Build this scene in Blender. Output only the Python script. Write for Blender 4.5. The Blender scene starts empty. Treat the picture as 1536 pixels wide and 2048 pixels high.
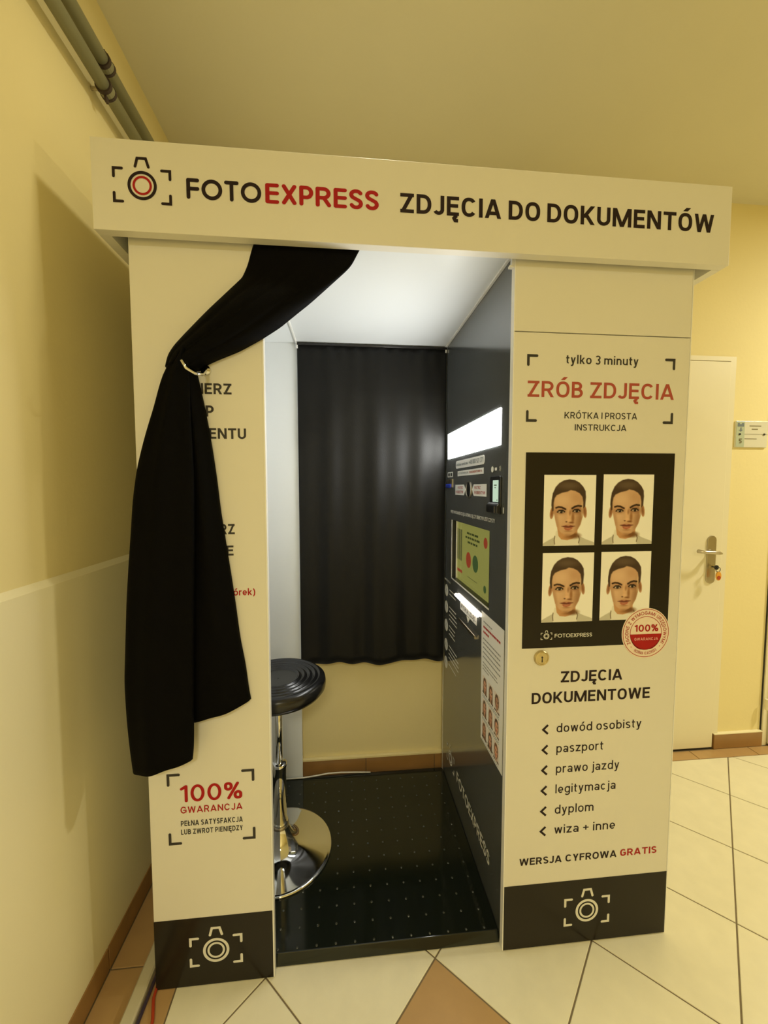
import bpy, math, random
import numpy as np
from mathutils import Vector, Matrix
random.seed(7)
SC = bpy.context.scene
COL = SC.collection

# ------------------------------------------------------------ camera, world, lights, exposure
cam_d = bpy.data.cameras.new('camera'); cam = bpy.data.objects.new('camera', cam_d); COL.objects.link(cam)
YAW, PITCH, ROLL = 0.0957, -0.0608, -0.0004
_f = Vector((math.sin(YAW)*math.cos(PITCH), math.cos(YAW)*math.cos(PITCH), math.sin(PITCH)))
_r = Vector((math.cos(YAW), -math.sin(YAW), 0)); _u = _r.cross(_f)
_r2 = _r*math.cos(ROLL)+_u*math.sin(ROLL); _u2 = -_r*math.sin(ROLL)+_u*math.cos(ROLL)
cam.matrix_world = Matrix(((_r2.x, _u2.x, -_f.x, 0), (_r2.y, _u2.y, -_f.y, -1.07), (_r2.z, _u2.z, -_f.z, 1.38), (0, 0, 0, 1)))
cam_d.sensor_fit = 'HORIZONTAL'; cam_d.sensor_width = 36; cam_d.lens = 36*798.36/1536; cam_d.clip_start = .02
SC.camera = cam
w = bpy.data.worlds.new('world'); SC.world = w; w.use_nodes = True
w.node_tree.nodes['Background'].inputs[0].default_value = (1, .78, .42, 1); w.node_tree.nodes['Background'].inputs[1].default_value = .05
SC.view_settings.view_transform = 'Standard'; SC.view_settings.look = 'None'
SC.view_settings.gamma = 1; SC.view_settings.use_curve_mapping = False; SC.view_settings.exposure = 0.18
WARM = (1, .95, .72)
def lamp(name, loc, size, power, color=WARM, rot=(0, 0, 0), shape='DISK', sy=None):
    l = bpy.data.lights.new(name, 'AREA'); l.shape = shape; l.size = size
    if sy: l.size_y = sy
    l.energy = power; l.color = color
    o = bpy.data.objects.new(name, l); COL.objects.link(o); o.location = loc; o.rotation_euler = rot
    return o
lamp('ceiling_lamp', (.12, -.02, 2.735), .14, 4.2)
lamp('ceiling_lamp', (3.3, .0, 2.735), .24, 46)
lamp('ceiling_lamp', (.0, -3.1, 2.735), .5, 37)

# ------------------------------------------------------------ materials
def s2l(c):
    return tuple((v/12.92 if v <= .04045 else ((v+.055)/1.055)**2.4) for v in c)
def mat(name, col, rough=.5, metal=0, emit=0, noise=0, nscale=20, bump=0, bscale=80, spec=.5, coat=0, sheen=0, ior=1.5, attr=None, ecol=None):
    m = bpy.data.materials.new(name); m.use_nodes = True; nt = m.node_tree; b = nt.nodes['Principled BSDF']
    b.inputs['Base Color'].default_value = (*col, 1); b.inputs['Roughness'].default_value = rough; b.inputs['Metallic'].default_value = metal
    b.inputs['Specular IOR Level'].default_value = spec; b.inputs['Coat Weight'].default_value = coat; b.inputs['Coat Roughness'].default_value = .05
    b.inputs['IOR'].default_value = ior; b.inputs['Sheen Weight'].default_value = sheen; b.inputs['Sheen Roughness'].default_value = .35
    tc = nt.nodes.new('ShaderNodeTexCoord')
    if emit:
        b.inputs['Emission Color'].default_value = (*(ecol or col), 1); b.inputs['Emission Strength'].default_value = emit
    if attr:
        a = nt.nodes.new('ShaderNodeVertexColor'); a.layer_name = attr; nt.links.new(a.outputs[0], b.inputs['Base Color'])
    if noise:
        n = nt.nodes.new('ShaderNodeTexNoise'); n.inputs['Scale'].default_value = nscale; n.inputs['Detail'].default_value = 6
        nt.links.new(tc.outputs['Object'], n.inputs['Vector'])
        mx = nt.nodes.new('ShaderNodeMix'); mx.data_type = 'RGBA'
        mx.inputs[6].default_value = (*[v*(1-noise) for v in col], 1); mx.inputs[7].default_value = (*[min(1, v*(1+noise)) for v in col], 1)
        nt.links.new(n.outputs['Fac'], mx.inputs[0]); nt.links.new(mx.outputs[2], b.inputs['Base Color'])
    if bump:
        n2 = nt.nodes.new('ShaderNodeTexNoise'); n2.inputs['Scale'].default_value = bscale; n2.inputs['Detail'].default_value = 4
        nt.links.new(tc.outputs['Object'], n2.inputs['Vector'])
        bp = nt.nodes.new('ShaderNodeBump'); bp.inputs['Strength'].default_value = bump; bp.inputs['Distance'].default_value = .002
        nt.links.new(n2.outputs['Fac'], bp.inputs['Height']); nt.links.new(bp.outputs[0], b.inputs['Normal'])
    return m
M = dict(
    wall=mat('yellow_wall_paint', (.86, .74, .38), .75, noise=.03, nscale=3, bump=.25, bscale=60),
    dado=mat('cream_oil_paint', (.90, .82, .54), .45, noise=.03, nscale=3, bump=.15, bscale=60),
    ceil=mat('ceiling_paint', (.72, .67, .47), .8, noise=.03, nscale=3, bump=.2, bscale=60),
    tile=mat('beige_floor_tile', (.84, .78, .56), .32, noise=.09, nscale=14, bump=.03, bscale=30),
    amber=mat('amber_floor_tile', (.50, .31, .125), .3, noise=.14, nscale=12, bump=.03, bscale=30),
    brown=mat('brown_tile', (.33, .175, .055), .3, noise=.22, nscale=12, bump=.03, bscale=30),
    grout=mat('grout', (.20, .15, .08), .8, noise=.1),
    booth=mat('white_laminate', (.80, .77, .68), .38, noise=.01, spec=.35),
    inner=mat('white_inner_laminate', (.80, .83, .84), .3, spec=.4),
    trim=mat('white_edge_trim', (.9, .89, .84), .35),
    band=mat('black_printed_film', (.020, .016, .010), .2, spec=.2),
    ink=mat('black_print', (.022, .012, .012), .5, spec=.2),
    ink2=mat('grey_black_print', (.05, .045, .04), .5, spec=.2),
    red=mat('red_print', (.42, .012, .012), .5, spec=.2),
    red2=mat('light_red_print', (.45, .09, .06), .5, spec=.2),
    wht=mat('white_print', (.8, .78, .7), .5, spec=.2),
    pink=mat('pink_print', (.85, .45, .40), .5, spec=.2),
    badge=mat('badge_paper', (.9, .76, .62), .5, spec=.2),
    machine=mat('dark_machine_laminate', (.092, .098, .098), .12, spec=.5, ior=2.1),
    machine2=mat('black_machine_plastic', (.012, .012, .012), .35),
    plat=mat('black_acrylic_floor', (.009, .012, .008), .09, spec=.45),
    nub=mat('floor_nub', (.03, .035, .03), .12, spec=.8),
    cloth=mat('black_curtain_cloth', (.0022, .0020, .0018), .7, spec=.06, bump=.3, bscale=700),
    cloth2=mat('black_back_curtain_cloth', (.0060, .0060, .0052), .5, spec=.22, sheen=.30, bump=.3, bscale=500),
    vinyl=mat('black_vinyl', (.008, .008, .009), .24, spec=.6, bump=.1, bscale=300),
    chrome=mat('chrome', (.78, .78, .77), .06, metal=1),
    steel=mat('satin_steel', (.55, .50, .40), .3, metal=1),
    brass=mat('brass_lock', (.62, .52, .30), .28, metal=1, bump=.1, bscale=300),
    dark=mat('dark_plastic', (.02, .018, .015), .4),
    plastic=mat('black_terminal', (.012, .012, .013), .3),
    light=mat('light_panel_diffuser', (1, 1, .97), .4, emit=28, ecol=(1, 1, .96)),
    led=mat('led_strip_diffuser', (1, .95, .85), .4, emit=9, ecol=(1, .88, .7)),
    screen=mat('screen_glow', (.05, .05, .02), .15, emit=.38, ecol=(.44, .43, .10)),
    scr_dark=mat('screen_dark', (.02, .02, .01), .15, emit=.16, ecol=(.32, .33, .09)),
    scr_txt=mat('screen_text', (.02, .02, .01), .15, emit=.12, ecol=(.2, .25, .05)),
    scr_red=mat('screen_red', (.1, .01, .01), .15, emit=.2, ecol=(.8, .14, .05)),
    scr_grn=mat('screen_green', (.01, .03, .01), .15, emit=.10, ecol=(.3, .5, .15)),
    lcd=mat('terminal_lcd', (.3, .35, .3), .2, emit=.55, ecol=(.62, .85, .66)),
    paper=mat('white_sheet', (.93, .93, .92), .45),
    sheettext=mat('sheet_grey_text', (.28, .28, .28), .6),
    stickertext=mat('sticker_grey_text', (.22, .26, .28), .6),
    door=mat('cream_door_paint', (.84, .77, .55), .4, noise=.02, nscale=4),
    pipe=mat('painted_pipe', (.26, .25, .14), .4, noise=.05),
    clampm=mat('rubber_clamp', (.05, .03, .02), .6),
    pvc=mat('pvc_duct', (.62, .56, .38), .45),
    cord=mat('white_cord', (.75, .72, .62), .45),
    cbl=mat('violet_black_cable', (.05, .035, .06), .3),
    redc=mat('red_cable', (.45, .05, .015), .35),
    blue=mat('blue_plastic', (.02, .05, .5), .35),
    keytag=mat('orange_tag', (.8, .38, .05), .35), tagred=mat('tag_red', (.45, .06, .02), .4),
    sign=mat('sign_plate', (.75, .72, .58), .25), signgrn=mat('sign_green', (.50, .56, .42), .3),
    signblue=mat('sign_blue', (.18, .22, .26), .3), signtxt=mat('sign_text', (.16, .13, .05), .5),
    photo=mat('photo_print', (1, 1, 1), .42, attr='Col', spec=.3),
)

# ------------------------------------------------------------ helpers
def tag(o, label=None, cat=None, group=None, kind=None):
    if label: o['label'] = label
    if cat: o['category'] = cat
    if group: o['group'] = group
    if kind: o['kind'] = kind
    return o
def empty(name, loc=(0, 0, 0)):
    o = bpy.data.objects.new(name, None); COL.objects.link(o); o.location = loc; o.empty_display_size = .05
    return o
def wpos(p):
    v = Vector((0, 0, 0))
    while p: v += p.location; p = p.parent
    return v
class MB:
    """collects geometry in world coordinates"""
    def __init__(s): s.v = []; s.f = []
    def add(s, vs, fs):
        n = len(s.v); s.v += [tuple(v) for v in vs]; s.f += [tuple(n+i for i in f) for f in fs]; return s
    def box(s, x0, x1, y0, y1, z0, z1):
        return s.add([(x0, y0, z0), (x1, y0, z0), (x1, y1, z0), (x0, y1, z0), (x0, y0, z1), (x1, y0, z1), (x1, y1, z1), (x0, y1, z1)],
                     [(0, 3, 2, 1), (4, 5, 6, 7), (0, 1, 5, 4), (1, 2, 6, 5), (2, 3, 7, 6), (3, 0, 4, 7)])
    def tube(s, pts, r, n=12, caps=True):
        pts = [Vector(p) for p in pts]; rs = r if isinstance(r, (list, tuple)) else [r]*len(pts)
        vs = []; up = None
        for i, p in enumerate(pts):
            t = (pts[min(i+1, len(pts)-1)]-pts[max(i-1, 0)]).normalized()
            if up is None: up = Vector((0, 0, 1)) if abs(t.z) < .9 else Vector((1, 0, 0))
            a = t.cross(up).normalized(); b = t.cross(a).normalized(); up = -b if b.dot(up) < 0 else b
            for k in range(n):
                q = 2*math.pi*k/n; vs.append(p+a*math.cos(q)*rs[i]+b*math.sin(q)*rs[i])
        fs = [(i*n+k, i*n+(k+1) % n, (i+1)*n+(k+1) % n, (i+1)*n+k) for i in range(len(pts)-1) for k in range(n)]
        if caps: fs += [tuple(range(n)), tuple(reversed(range((len(pts)-1)*n, len(pts)*n)))]
        return s.add(vs, fs)
    def lathe(s, prof, c, n=48):
        vs = []; fs = []
        for (r, z) in prof:
            for k in range(n):
                q = 2*math.pi*k/n; vs.append((c[0]+r*math.cos(q), c[1]+r*math.sin(q), c[2]+z))
        for i in range(len(prof)-1):
            for k in range(n): fs.append((i*n+k, i*n+(k+1) % n, (i+1)*n+(k+1) % n, (i+1)*n+k))
        fs += [tuple(reversed(range(n))), tuple(range((len(prof)-1)*n, len(prof)*n))]
        return s.add(vs, fs)
    def prism(s, poly, fn, d):
        """poly of (u,v), fn(u,v,depth)->world"""
        n = len(poly)
        return s.add([fn(u, v, 0) for u, v in poly]+[fn(u, v, d) for u, v in poly],
                     [tuple(range(n)), tuple(reversed(range(n, 2*n)))]+[(i, i+n, (i+1) % n+n, (i+1) % n) for i in range(n)])
    def build(s, name, m, parent=None, smooth=False, bevel=0, seg=2, fixn=True):
        me = bpy.data.meshes.new(name); o = bpy.data.objects.new(name, me); COL.objects.link(o)
        if parent: o.parent = parent; off = wpos(parent)
        else:
            a = np.array(s.v); off = Vector(((a[:, 0].min()+a[:, 0].max())/2, (a[:, 1].min()+a[:, 1].max())/2, a[:, 2].min())); o.location = off
        me.from_pydata([(v[0]-off[0], v[1]-off[1], v[2]-off[2]) for v in s.v], [], s.f)
        me.materials.append(m)
        if fixn:
            import bmesh
            bm = bmesh.new(); bm.from_mesh(me); bmesh.ops.recalc_face_normals(bm, faces=bm.faces); bm.to_mesh(me); bm.free()
        if smooth: me.shade_smooth()
        if bevel:
            b = o.modifiers.new('bevel', 'BEVEL'); b.width = bevel; b.segments = seg; b.limit_method = 'ANGLE'; b.angle_limit = .6
        me.update(); return o
def box(name, x0, x1, y0, y1, z0, z1, m, parent=None, bevel=0):
    return MB().box(x0, x1, y0, y1, z0, z1).build(name, m, parent, bevel=bevel)
def front(y):   # print plane facing the viewer side (-y); depth goes towards the viewer
    return lambda u, v, d=0: (u, y-d, v)
def side(x):    # print plane on the machine wall facing -x; u = y coordinate
    return lambda u, v, d=0: (x-d, u, v)
def disc(c, r, n=40, r2=None):
    r2 = r2 or r
    return [(c[0]+r*math.cos(2*math.pi*k/n), c[1]+r2*math.sin(2*math.pi*k/n)) for k in range(n)]

# ------------------------------------------------------------ stroke lettering
def arc(cx, cy, rx, ry, a0, a1, n=10, p=2.0):
    out = []
    for i in range(n+1):
        a = math.radians(a0+(a1-a0)*i/n); c, s_ = math.cos(a), math.sin(a)
        out.append((cx+rx*math.copysign(abs(c)**(2/p), c), cy+ry*math.copysign(abs(s_)**(2/p), s_)))
    return out
def glyph(ch, h, geo):
    """returns width and strokes: ('L',pts,closed) or ('D',x0,y0,x1,y1)"""
    L = lambda *p, c=False: ('L', list(p), c)
    D = lambda a, b, c, d: ('D', a, b, c, d)
    P = 2.0 if geo else 2.35
    acc = None
    base = {'Ę': 'E', 'Ó': 'O', 'ó': 'o', 'Ł': 'L', 'Ć': 'C', 'Ś': 'S', 'Ż': 'Z', 'ę': 'e'}.get(ch)
    if base: acc = ch; ch = base
    g = []; w = .6
    X = .74   # x height
    def O_(w_, y0=0, y1=1): return ('L', arc(w_/2, (y0+y1)/2, w_/2-h, (y1-y0)/2-h, 0, 360, 40, P)[:-1], True)
    if ch == 'A': w = .84; g = [D(h*1.15, 0, w/2-h*.1, 1), D(w-h*1.15, 0, w/2+h*.1, 1), L((.18, .27), (w-.18, .27))]
    elif ch == 'B': w = .64; g = [L((h, 0), (h, 1)), L((h, 1-h), (w*.5, 1-h), *arc(w*.5, .75-h/4, w*.42-h, .25-h*.75, 90, -90, 10), (h, .52)), L((h, .52), (w*.55, .52), *arc(w*.55, .26+h/2, w*.45-h, .26-h/2, 90, -90, 10), (h, h))]
    elif ch == 'C': w = .74 if not geo else .8; g = [L(*arc(w/2, .5, w/2-h, .5-h, 38, 322, 30, P))]
    elif ch == 'D': w = .72; g = [L((h, 0), (h, 1)), L((h, 1-h), (w*.42, 1-h), *arc(w*.42, .5, w*.58-h, .5-h, 90, -90, 18, 2.2), (h, h))]
    elif ch == 'E': w = .60 if not geo else .60; g = [L((h, 0), (h, 1)), L((h, 1-h), (w, 1-h)), L((h, .52), (w*.93, .52)), L((h, h), (w, h))]
    elif ch == 'F': w = .58 if not geo else .62; g = [L((h, 0), (h, 1)), L((h, 1-h), (w, 1-h)), L((h, .50), (w*.9, .50))]
    elif ch == 'G': w = .70 if not geo else .82; g = [L(*arc(w/2, .5, w/2-h, .5-h, 40, 318, 30, P), (w-h, .22), (w-h, .47), (w*.52, .47))]
    elif ch == 'H': w = .66; g = [L((h, 0), (h, 1)), L((w-h, 0), (w-h, 1)), L((h, .52), (w-h, .52))]
    elif ch == 'I': w = 2*h; g = [L((h, 0), (h, 1))]
    elif ch == 'J': w = .55; g = [L((w-h, 1), (w-h, .3), *arc(w/2, .28, w/2-h, .28-h, 0, -155, 14))]
    elif ch == 'K': w = .74; g = [L((h, 0), (h, 1)), D(h*1.6, .36, w-h*1.2, 1), D(w-h*1.1, 0, w*.36, .56)]
    elif ch == 'L': w = .53; g = [L((h, 0), (h, 1)), L((h, h), (w, h))]
    elif ch == 'M': w = 1.0; g = [L((h, 0), (h, 1)), L((w-h, 0), (w-h, 1)), D(w/2, 0, h*1.3, 1), D(w/2, 0, w-h*1.3, 1)]
    elif ch == 'N': w = .75; g = [L((h, 0), (h, 1)), L((w-h, 0), (w-h, 1)), D(w-h*1.1, 0, h*1.1, 1)]
    elif ch == 'O': w = .76 if not geo else 1.0; g = [O_(w)]
    elif ch == 'P': w = .62; g = [L((h, 0), (h, 1)), L((h, 1-h), (w*.5, 1-h), *arc(w*.5, .71-h/2, w*.5-h, .29-h/2, 90, -90, 12), (h, .42))]
    elif ch == 'Q': w = .72; g = [O_(w), D(w, -.08, w*.6, .25)]
    elif ch == 'R': w = .70; g = [L((h, 0), (h, 1)), L((h, 1-h), (w*.5, 1-h), *arc(w*.5, .73-h/2, w*.46-h, .27-h/2, 90, -90, 12), (h, .46)), D(w-h*1.1, 0, w*.52, .46)]
    elif ch == 'S': w = .62; g = [L(*arc(w/2, .75-h/4, w/2-h, .25-h*.7, 25, 245, 14), *arc(w/2, .26+h/4, w/2-h, .26-h*.7, 68, -155, 14))]
    elif ch == 'T': w = .70; g = [L((w/2, 0), (w/2, 1)), L((0, 1-h), (w, 1-h))]
    elif ch == 'U': w = .70; g = [L((h, 1), (h, .34), *arc(w/2, .34, w/2-h, .34-h, 180, 360, 16), (w-h, 1))]
    elif ch == 'V': w = .72; g = [D(w/2, 0, h*1.1, 1), D(w/2, 0, w-h*1.1, 1)]
    elif ch == 'W': w = 1.08; g = [D(.28, 0, h*1.05, 1), D(.28, 0, .54, 1), D(.80, 0, .54, 1), D(.80, 0, w-h*1.05, 1)]
    elif ch == 'X': w = .68; g = [D(h*1.2, 0, w-h*1.2, 1), D(w-h*1.2, 0, h*1.2, 1)]
    elif ch == 'Y': w = .68; g = [D(w/2, .38, h*1.2, 1), D(w/2, .38, w-h*1.2, 1), L((w/2, 0), (w/2, .42))]
    elif ch == 'Z': w = .66; g = [L((0, 1-h), (w, 1-h)), L((0, h), (w, h)), D(h*1.4, h, w-h*1.4, 1-h)]
    elif ch == '0': w = .6 if not geo else .66; g = [O_(w)]
    elif ch == '1': w = .36; g = [L((w-h, 0), (w-h, 1)), D(0+h*.4, .78, w-h, 1-h*.5)]
    elif ch == '2': w = .56; g = [L(*arc(w/2, .72, w/2-h, .28-h, 165, -35, 12)), D(h, h, w*.82, .55), L((0, h), (w, h))]
    elif ch == '3': w = .56; g = [L(*arc(w/2, .75, w/2-h, .25-h*.6, 150, -90, 12)), L(*arc(w/2, .27, w/2-h, .27-h*.6, 90, -150, 12))]
    elif ch == '4': w = .6; g = [L((w*.72, 0), (w*.72, 1)), L((0, .3), (w, .3)), D(h, .3, w*.66, 1)]
    elif ch == '5': w = .56; g = [L((w*.95, 1-h), (h*1.3, 1-h), (h, .52)), L(*arc(w*.48, .32, w*.5-h, .32-h, 140, -150, 14))]
    elif ch == '7': w = .56; g = [L((0, 1-h), (w, 1-h)), D(w*.35, 0, w-h, 1-h)]
    elif ch == '8': w = .58; g = [O_(w, 0, .55), ('L', arc(w/2, .76, w/2-h*1.2, .24-h*.7, 0, 360, 20)[:-1], True)]
    elif ch == '9': w = .56; g = [('L', arc(w/2, .68, w/2-h, .32-h, 0, 360, 20)[:-1], True), L((w-h, .66), *arc(w/2, .3, w/2-h, .3-h, 0, -140, 10))]
    elif ch == '%': w = .86; k = h*.75; g = [('L', arc(.2, .76, .2-k, .24-k, 0, 360, 20)[:-1], True), ('L', arc(w-.2, .24, .2-k, .24-k, 0, 360, 20)[:-1], True), D(w*.25, 0, w*.75, 1)]
    elif ch == '+': w = .56; g = [L((0, .45), (w, .45)), L((w/2, .17), (w/2, .73))]
    elif ch == '(': w = .3; g = [L(*arc(w+.12, .42, w+.12-h, .62, 140, 220, 10))]
    elif ch == ')': w = .3; g = [L(*arc(-.12, .40, w+.12-h, .68, 58, -58, 12))]
    elif ch == '.': w = 2*h; g = [L((h, 0), (h, 2*h))]
    elif ch == 'o': w = .58; g = [O_(w, 0, X)]
    elif ch == 'a': w = .54; g = [L((w-h, 0), (w-h, X*.62), *arc(w/2, X*.66, w/2-h, X*.34-h, 0, 155, 10)), ('L', arc(w*.46, X*.29, w*.46-h, X*.29-h, 0, 360, 20)[:-1], True)]
    elif ch == 'b': w = .58; g = [L((h, 0), (h, 1.04)), O_(w, 0, X)]
    elif ch == 'c': w = .54; g = [L(*arc(w/2, X/2, w/2-h, X/2-h, 45, 315, 20))]
    elif ch == 'd': w = .58; g = [L((w-h, 0), (w-h, 1.04)), O_(w, 0, X)]
    elif ch == 'e': w = .56; g = [L((w-h, X*.46), *arc(w/2, X/2, w/2-h, X/2-h, 0, 315, 24)), L((h, X*.46), (w-h*.3, X*.46))]
    elif ch == 'g': w = .58; g = [O_(w, 0, X), L((w-h, X), (w-h, 0), *arc(w/2, -.02, w/2-h, .28-h, 0, -150, 12))]
    elif ch in 'ij': w = 2*h if ch == 'i' else .24; x = w-h; g = [L((x, 0), (x, X)) if ch == 'i' else L((x, X), (x, -.12), (x-.06, -.27+h), (0, -.28+h)), L((x, X+.14), (x, X+.14+2.1*h))]
    elif ch == 'k': w = .54; g = [L((h, 0), (h, 1.04)), D(h*1.6, .26, w-h*1.2, X), D(w-h*1.1, 0, w*.4, .42)]
    elif ch == 'l': w = 2*h; g = [L((h, 0), (h, 1.04))]
    elif ch == 'm': w = .90; g = [L((h, 0), (h, X))]; q = w/2; g += [L((h, .44), *arc((h+q)/2, X-.24, (q-h)/2, .24-h, 180, 0, 12), (q, 0)), L((q, .44), *arc((w-h+q)/2, X-.24, (q-h)/2, .24-h, 180, 0, 12), (w-h, 0))]
    elif ch == 'n': w = .55; g = [L((h, 0), (h, X)), L((h, .42), *arc(w/2, X-.27, w/2-h, .27-h, 180, 0, 14), (w-h, 0))]
    elif ch == 'p': w = .58; g = [L((h, -.28), (h, X)), O_(w, 0, X)]
    elif ch == 'r': w = .36; g = [L((h, 0), (h, X)), L((h, .42), *arc(w*.85, X-.27, w*.85-h, .27-h, 180, 78, 10))]
    elif ch == 's': w = .50; g = [L(*arc(w/2, X*.74, w/2-h, X*.26-h*.7, 30, 245, 12), *arc(w/2, X*.27, w/2-h, X*.27-h*.7, 68, -150, 12))]
    elif ch == 't': w = .34; g = [L((w*.42, .95), (w*.42, .2), *arc(w*.42+.13, .18, .13, .18-h, 180, 275, 6)), L((0, X-h), (w, X-h))]
    elif ch == 'u': w = .55; g = [L((w-h, 0), (w-h, X)), L((h, X), (h, .27), *arc(w/2, .27, w/2-h, .27-h, 180, 360, 14), (w-h, X*.6))]
    elif ch == 'w': w = .78; g = [D(.21, 0, h, X), D(.21, 0, .39, X), D(.57, 0, .39, X), D(.57, 0, w-h, X)]
    elif ch == 'y': w = .54; g = [D(w/2, 0, h*1.1, X), D(w/2-.03, -.06, w-h*1.1, X), L((w/2+.02, .02), (w/2-.06, -.18), (w/2-.13, -.28+h), (w/2-.24, -.28+h))]
    elif ch == 'z': w = .52; g = [L((0, X-h), (w, X-h)), L((0, h), (w, h)), D(h*1.4, h, w-h*1.4, X-h)]
    elif ch == 'f': w = .36; g = [L((w*.42, 0), (w*.42, .8), *arc(w*.42+.13, .85, .13, .19-h, 180, 80, 6)), L((0, X-h), (w, X-h))]
    elif ch == '-': w = .4; g = [L((0, .45), (w, .45))]
    elif ch == "'": w = 2*h; g = [L((h, .7), (h, 1))]
    if acc in ('Ę', 'ę'):
        x = w-.02 if acc == 'Ę' else w*.7
        g.append(L((x-.10, 0.02), (x-.22, -.12), (x-.16, -.24), (x-.02, -.24)))
    if acc in ('Ó', 'Ć', 'Ś'): g.append(D(w/2-.02, 1.09, w/2+.16, 1.28))
    if acc == 'Ż': g.append(L((w/2, 1.1), (w/2, 1.1+2*h)))
    if acc == 'ó': g.append(D(w/2-.02, .84, w/2+.14, 1.06))
    if acc == 'Ł': g.append(L((-.06, .36), (.34, .62)))
    return w, g
def strip(pts, h, closed):
    pts = [Vector(p) for p in pts]; q = [pts[0]]
    for p in pts[1:]:
        if (p-q[-1]).length > 1e-5: q.append(p)
    pts = q; n = len(pts); out = []
    for i in range(n):
        a = pts[(i-1) % n] if (closed or i) else None; b = pts[(i+1) % n] if (closed or i < n-1) else None
        d0 = (pts[i]-a).normalized() if a is not None else None; d1 = (b-pts[i]).normalized() if b is not None else None
        if d0 is None: d0 = d1
        if d1 is None: d1 = d0
        n0 = Vector((-d0.y, d0.x)); n1 = Vector((-d1.y, d1.x)); m = n0+n1
        m = m.normalized() if m.length > 1e-4 else n0
        k = h/max(.45, m.dot(n0)); out.append((pts[i]+m*k, pts[i]-m*k))
    qs = []
    for i in range(n if closed else n-1):
        j = (i+1) % n; qs.append([out[i][0], out[i][1], out[j][1], out[j][0]])
    return qs
def strokes(g, h, rnd, w=None):
    """strokes -> list of 2D polygons"""
    out = []
    for lv, s in enumerate(g):
        if s[0] == 'L':
            pts, c = s[1], s[2]
            if rnd and w is not None:
                pts = [(min(max(x, h), max(w-h, h)), (min(max(y, h), 1-h) if -.01 <= y <= 1.01 else y)) for x, y in pts]
            out += [(q, lv) for q in strip(pts, h, c)]
            if rnd and not c:
                cnt = 0
                for i, p in enumerate(pts):
                    if 0 < i < len(pts)-1:
                        a_ = Vector(p)-Vector(pts[i-1]); b_ = Vector(pts[i+1])-Vector(p)
                        if a_.length < 1e-5 or b_.length < 1e-5 or a_.angle(b_) < .6: continue
                    out.append(([Vector(q) for q in disc(p, h, 16)], 9+lv*4+cnt % 4)); cnt += 1
        else:
            _, a, b, c, d = s
            if rnd:
                pts = [(min(max(a, h), w-h), max(b, h) if b < .2 else b), (min(max(c, h), w-h), min(d, 1-h) if d <= 1.01 else d)]
                out += [(q, lv) for q in strip(pts, h, False)]
                for i, p in enumerate(pts): out.append(([Vector(q) for q in disc(p, h, 16)], 9+lv*4+i))
            else:
                l = math.hypot(c-a, d-b); k = h*l/max(1e-6, abs(d-b)); k = min(k, h*2.4)
                out.append(([Vector((a-k, b)), Vector((a+k, b)), Vector((c+k, d)), Vector((c-k, d))], lv))
    return out
def layout(body, h, geo=False, rnd=False, gap=.13, space=.3):
    x = 0; out = []
    for ch in body:
        if ch == ' ': x += space; continue
        if ch == 'J' and not rnd: x -= .05
        if ch == 'A' and not rnd: x -= .03
        w_, g = glyph(ch, h, geo)
        out.append((x, w_, strokes(g, h, rnd, w_))); x += w_+gap
    return out, x-gap
def text(parent, body, x0, x1, zb, cap, m, plane, h=.09, geo=False, rnd=False, gap=.13, flip=False, name='lettering', off=.0006, space=.3):
    lay, W = layout(body, h, geo, rnd, gap, space); mb = MB(); sx = (x1-x0)/W
    for i, (x, w_, polys) in enumerate(lay):
        for p, lv in polys:
            mb.add([plane(x0+(x+v.x)*sx, zb+v.y*cap, off+lv*1.0e-5) for v in p], [tuple(range(len(p)))])
    return mb.build(name, m, parent, fixn=False)
def linework(parent, name, lines, h, m, plane, rnd=True, off=.0006):
    mb = MB()
    for pts, c in lines:
        for p, lv in strokes([('L', pts, c)], h, rnd, None): mb.add([plane(v.x, v.y, off+lv*1.0e-5) for v in p], [tuple(range(len(p)))])
    return mb.build(name, m, parent, fixn=False)
def brackets(parent, x0, x1, z0, z1, a, h, m, plane, name='corner_bracket'):
    for l in ([(x0+h, z1-a), (x0+h, z1-h), (x0+a, z1-h)], [(x1-h, z1-a), (x1-h, z1-h), (x1-a, z1-h)],
              [(x0+h, z0+a), (x0+h, z0+h), (x0+a, z0+h)], [(x1-h, z0+a), (x1-h, z0+h), (x1-a, z0+h)]):
        linework(parent, name, [(l, False)], h, m, plane)
def emblem(parent, cx, cz, wd, m, m2, plane):
    """camera emblem: four corner brackets, double ring, flash hood; wd = total width"""
    k = wd/.132
    brackets(parent, cx-.066*k, cx+.066*k, cz-.041*k, cz+.039*k, .0215*k, .0032*k, m, plane)
    linework(parent, 'emblem_ring', [(disc((cx, cz), .0293*k, 48), True)], .0034*k, m, plane)
    linework(parent, 'emblem_inner_ring', [(disc((cx, cz), .0190*k, 40), True)], .0026*k, m2, plane)
    linework(parent, 'emblem_hood', [([(cx-.0145*k, cz+.042*k), (cx-.0095*k, cz+.0605*k), (cx+.0095*k, cz+.0605*k), (cx+.0150*k, cz+.042*k)], False)], .0031*k, m, plane)

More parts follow.
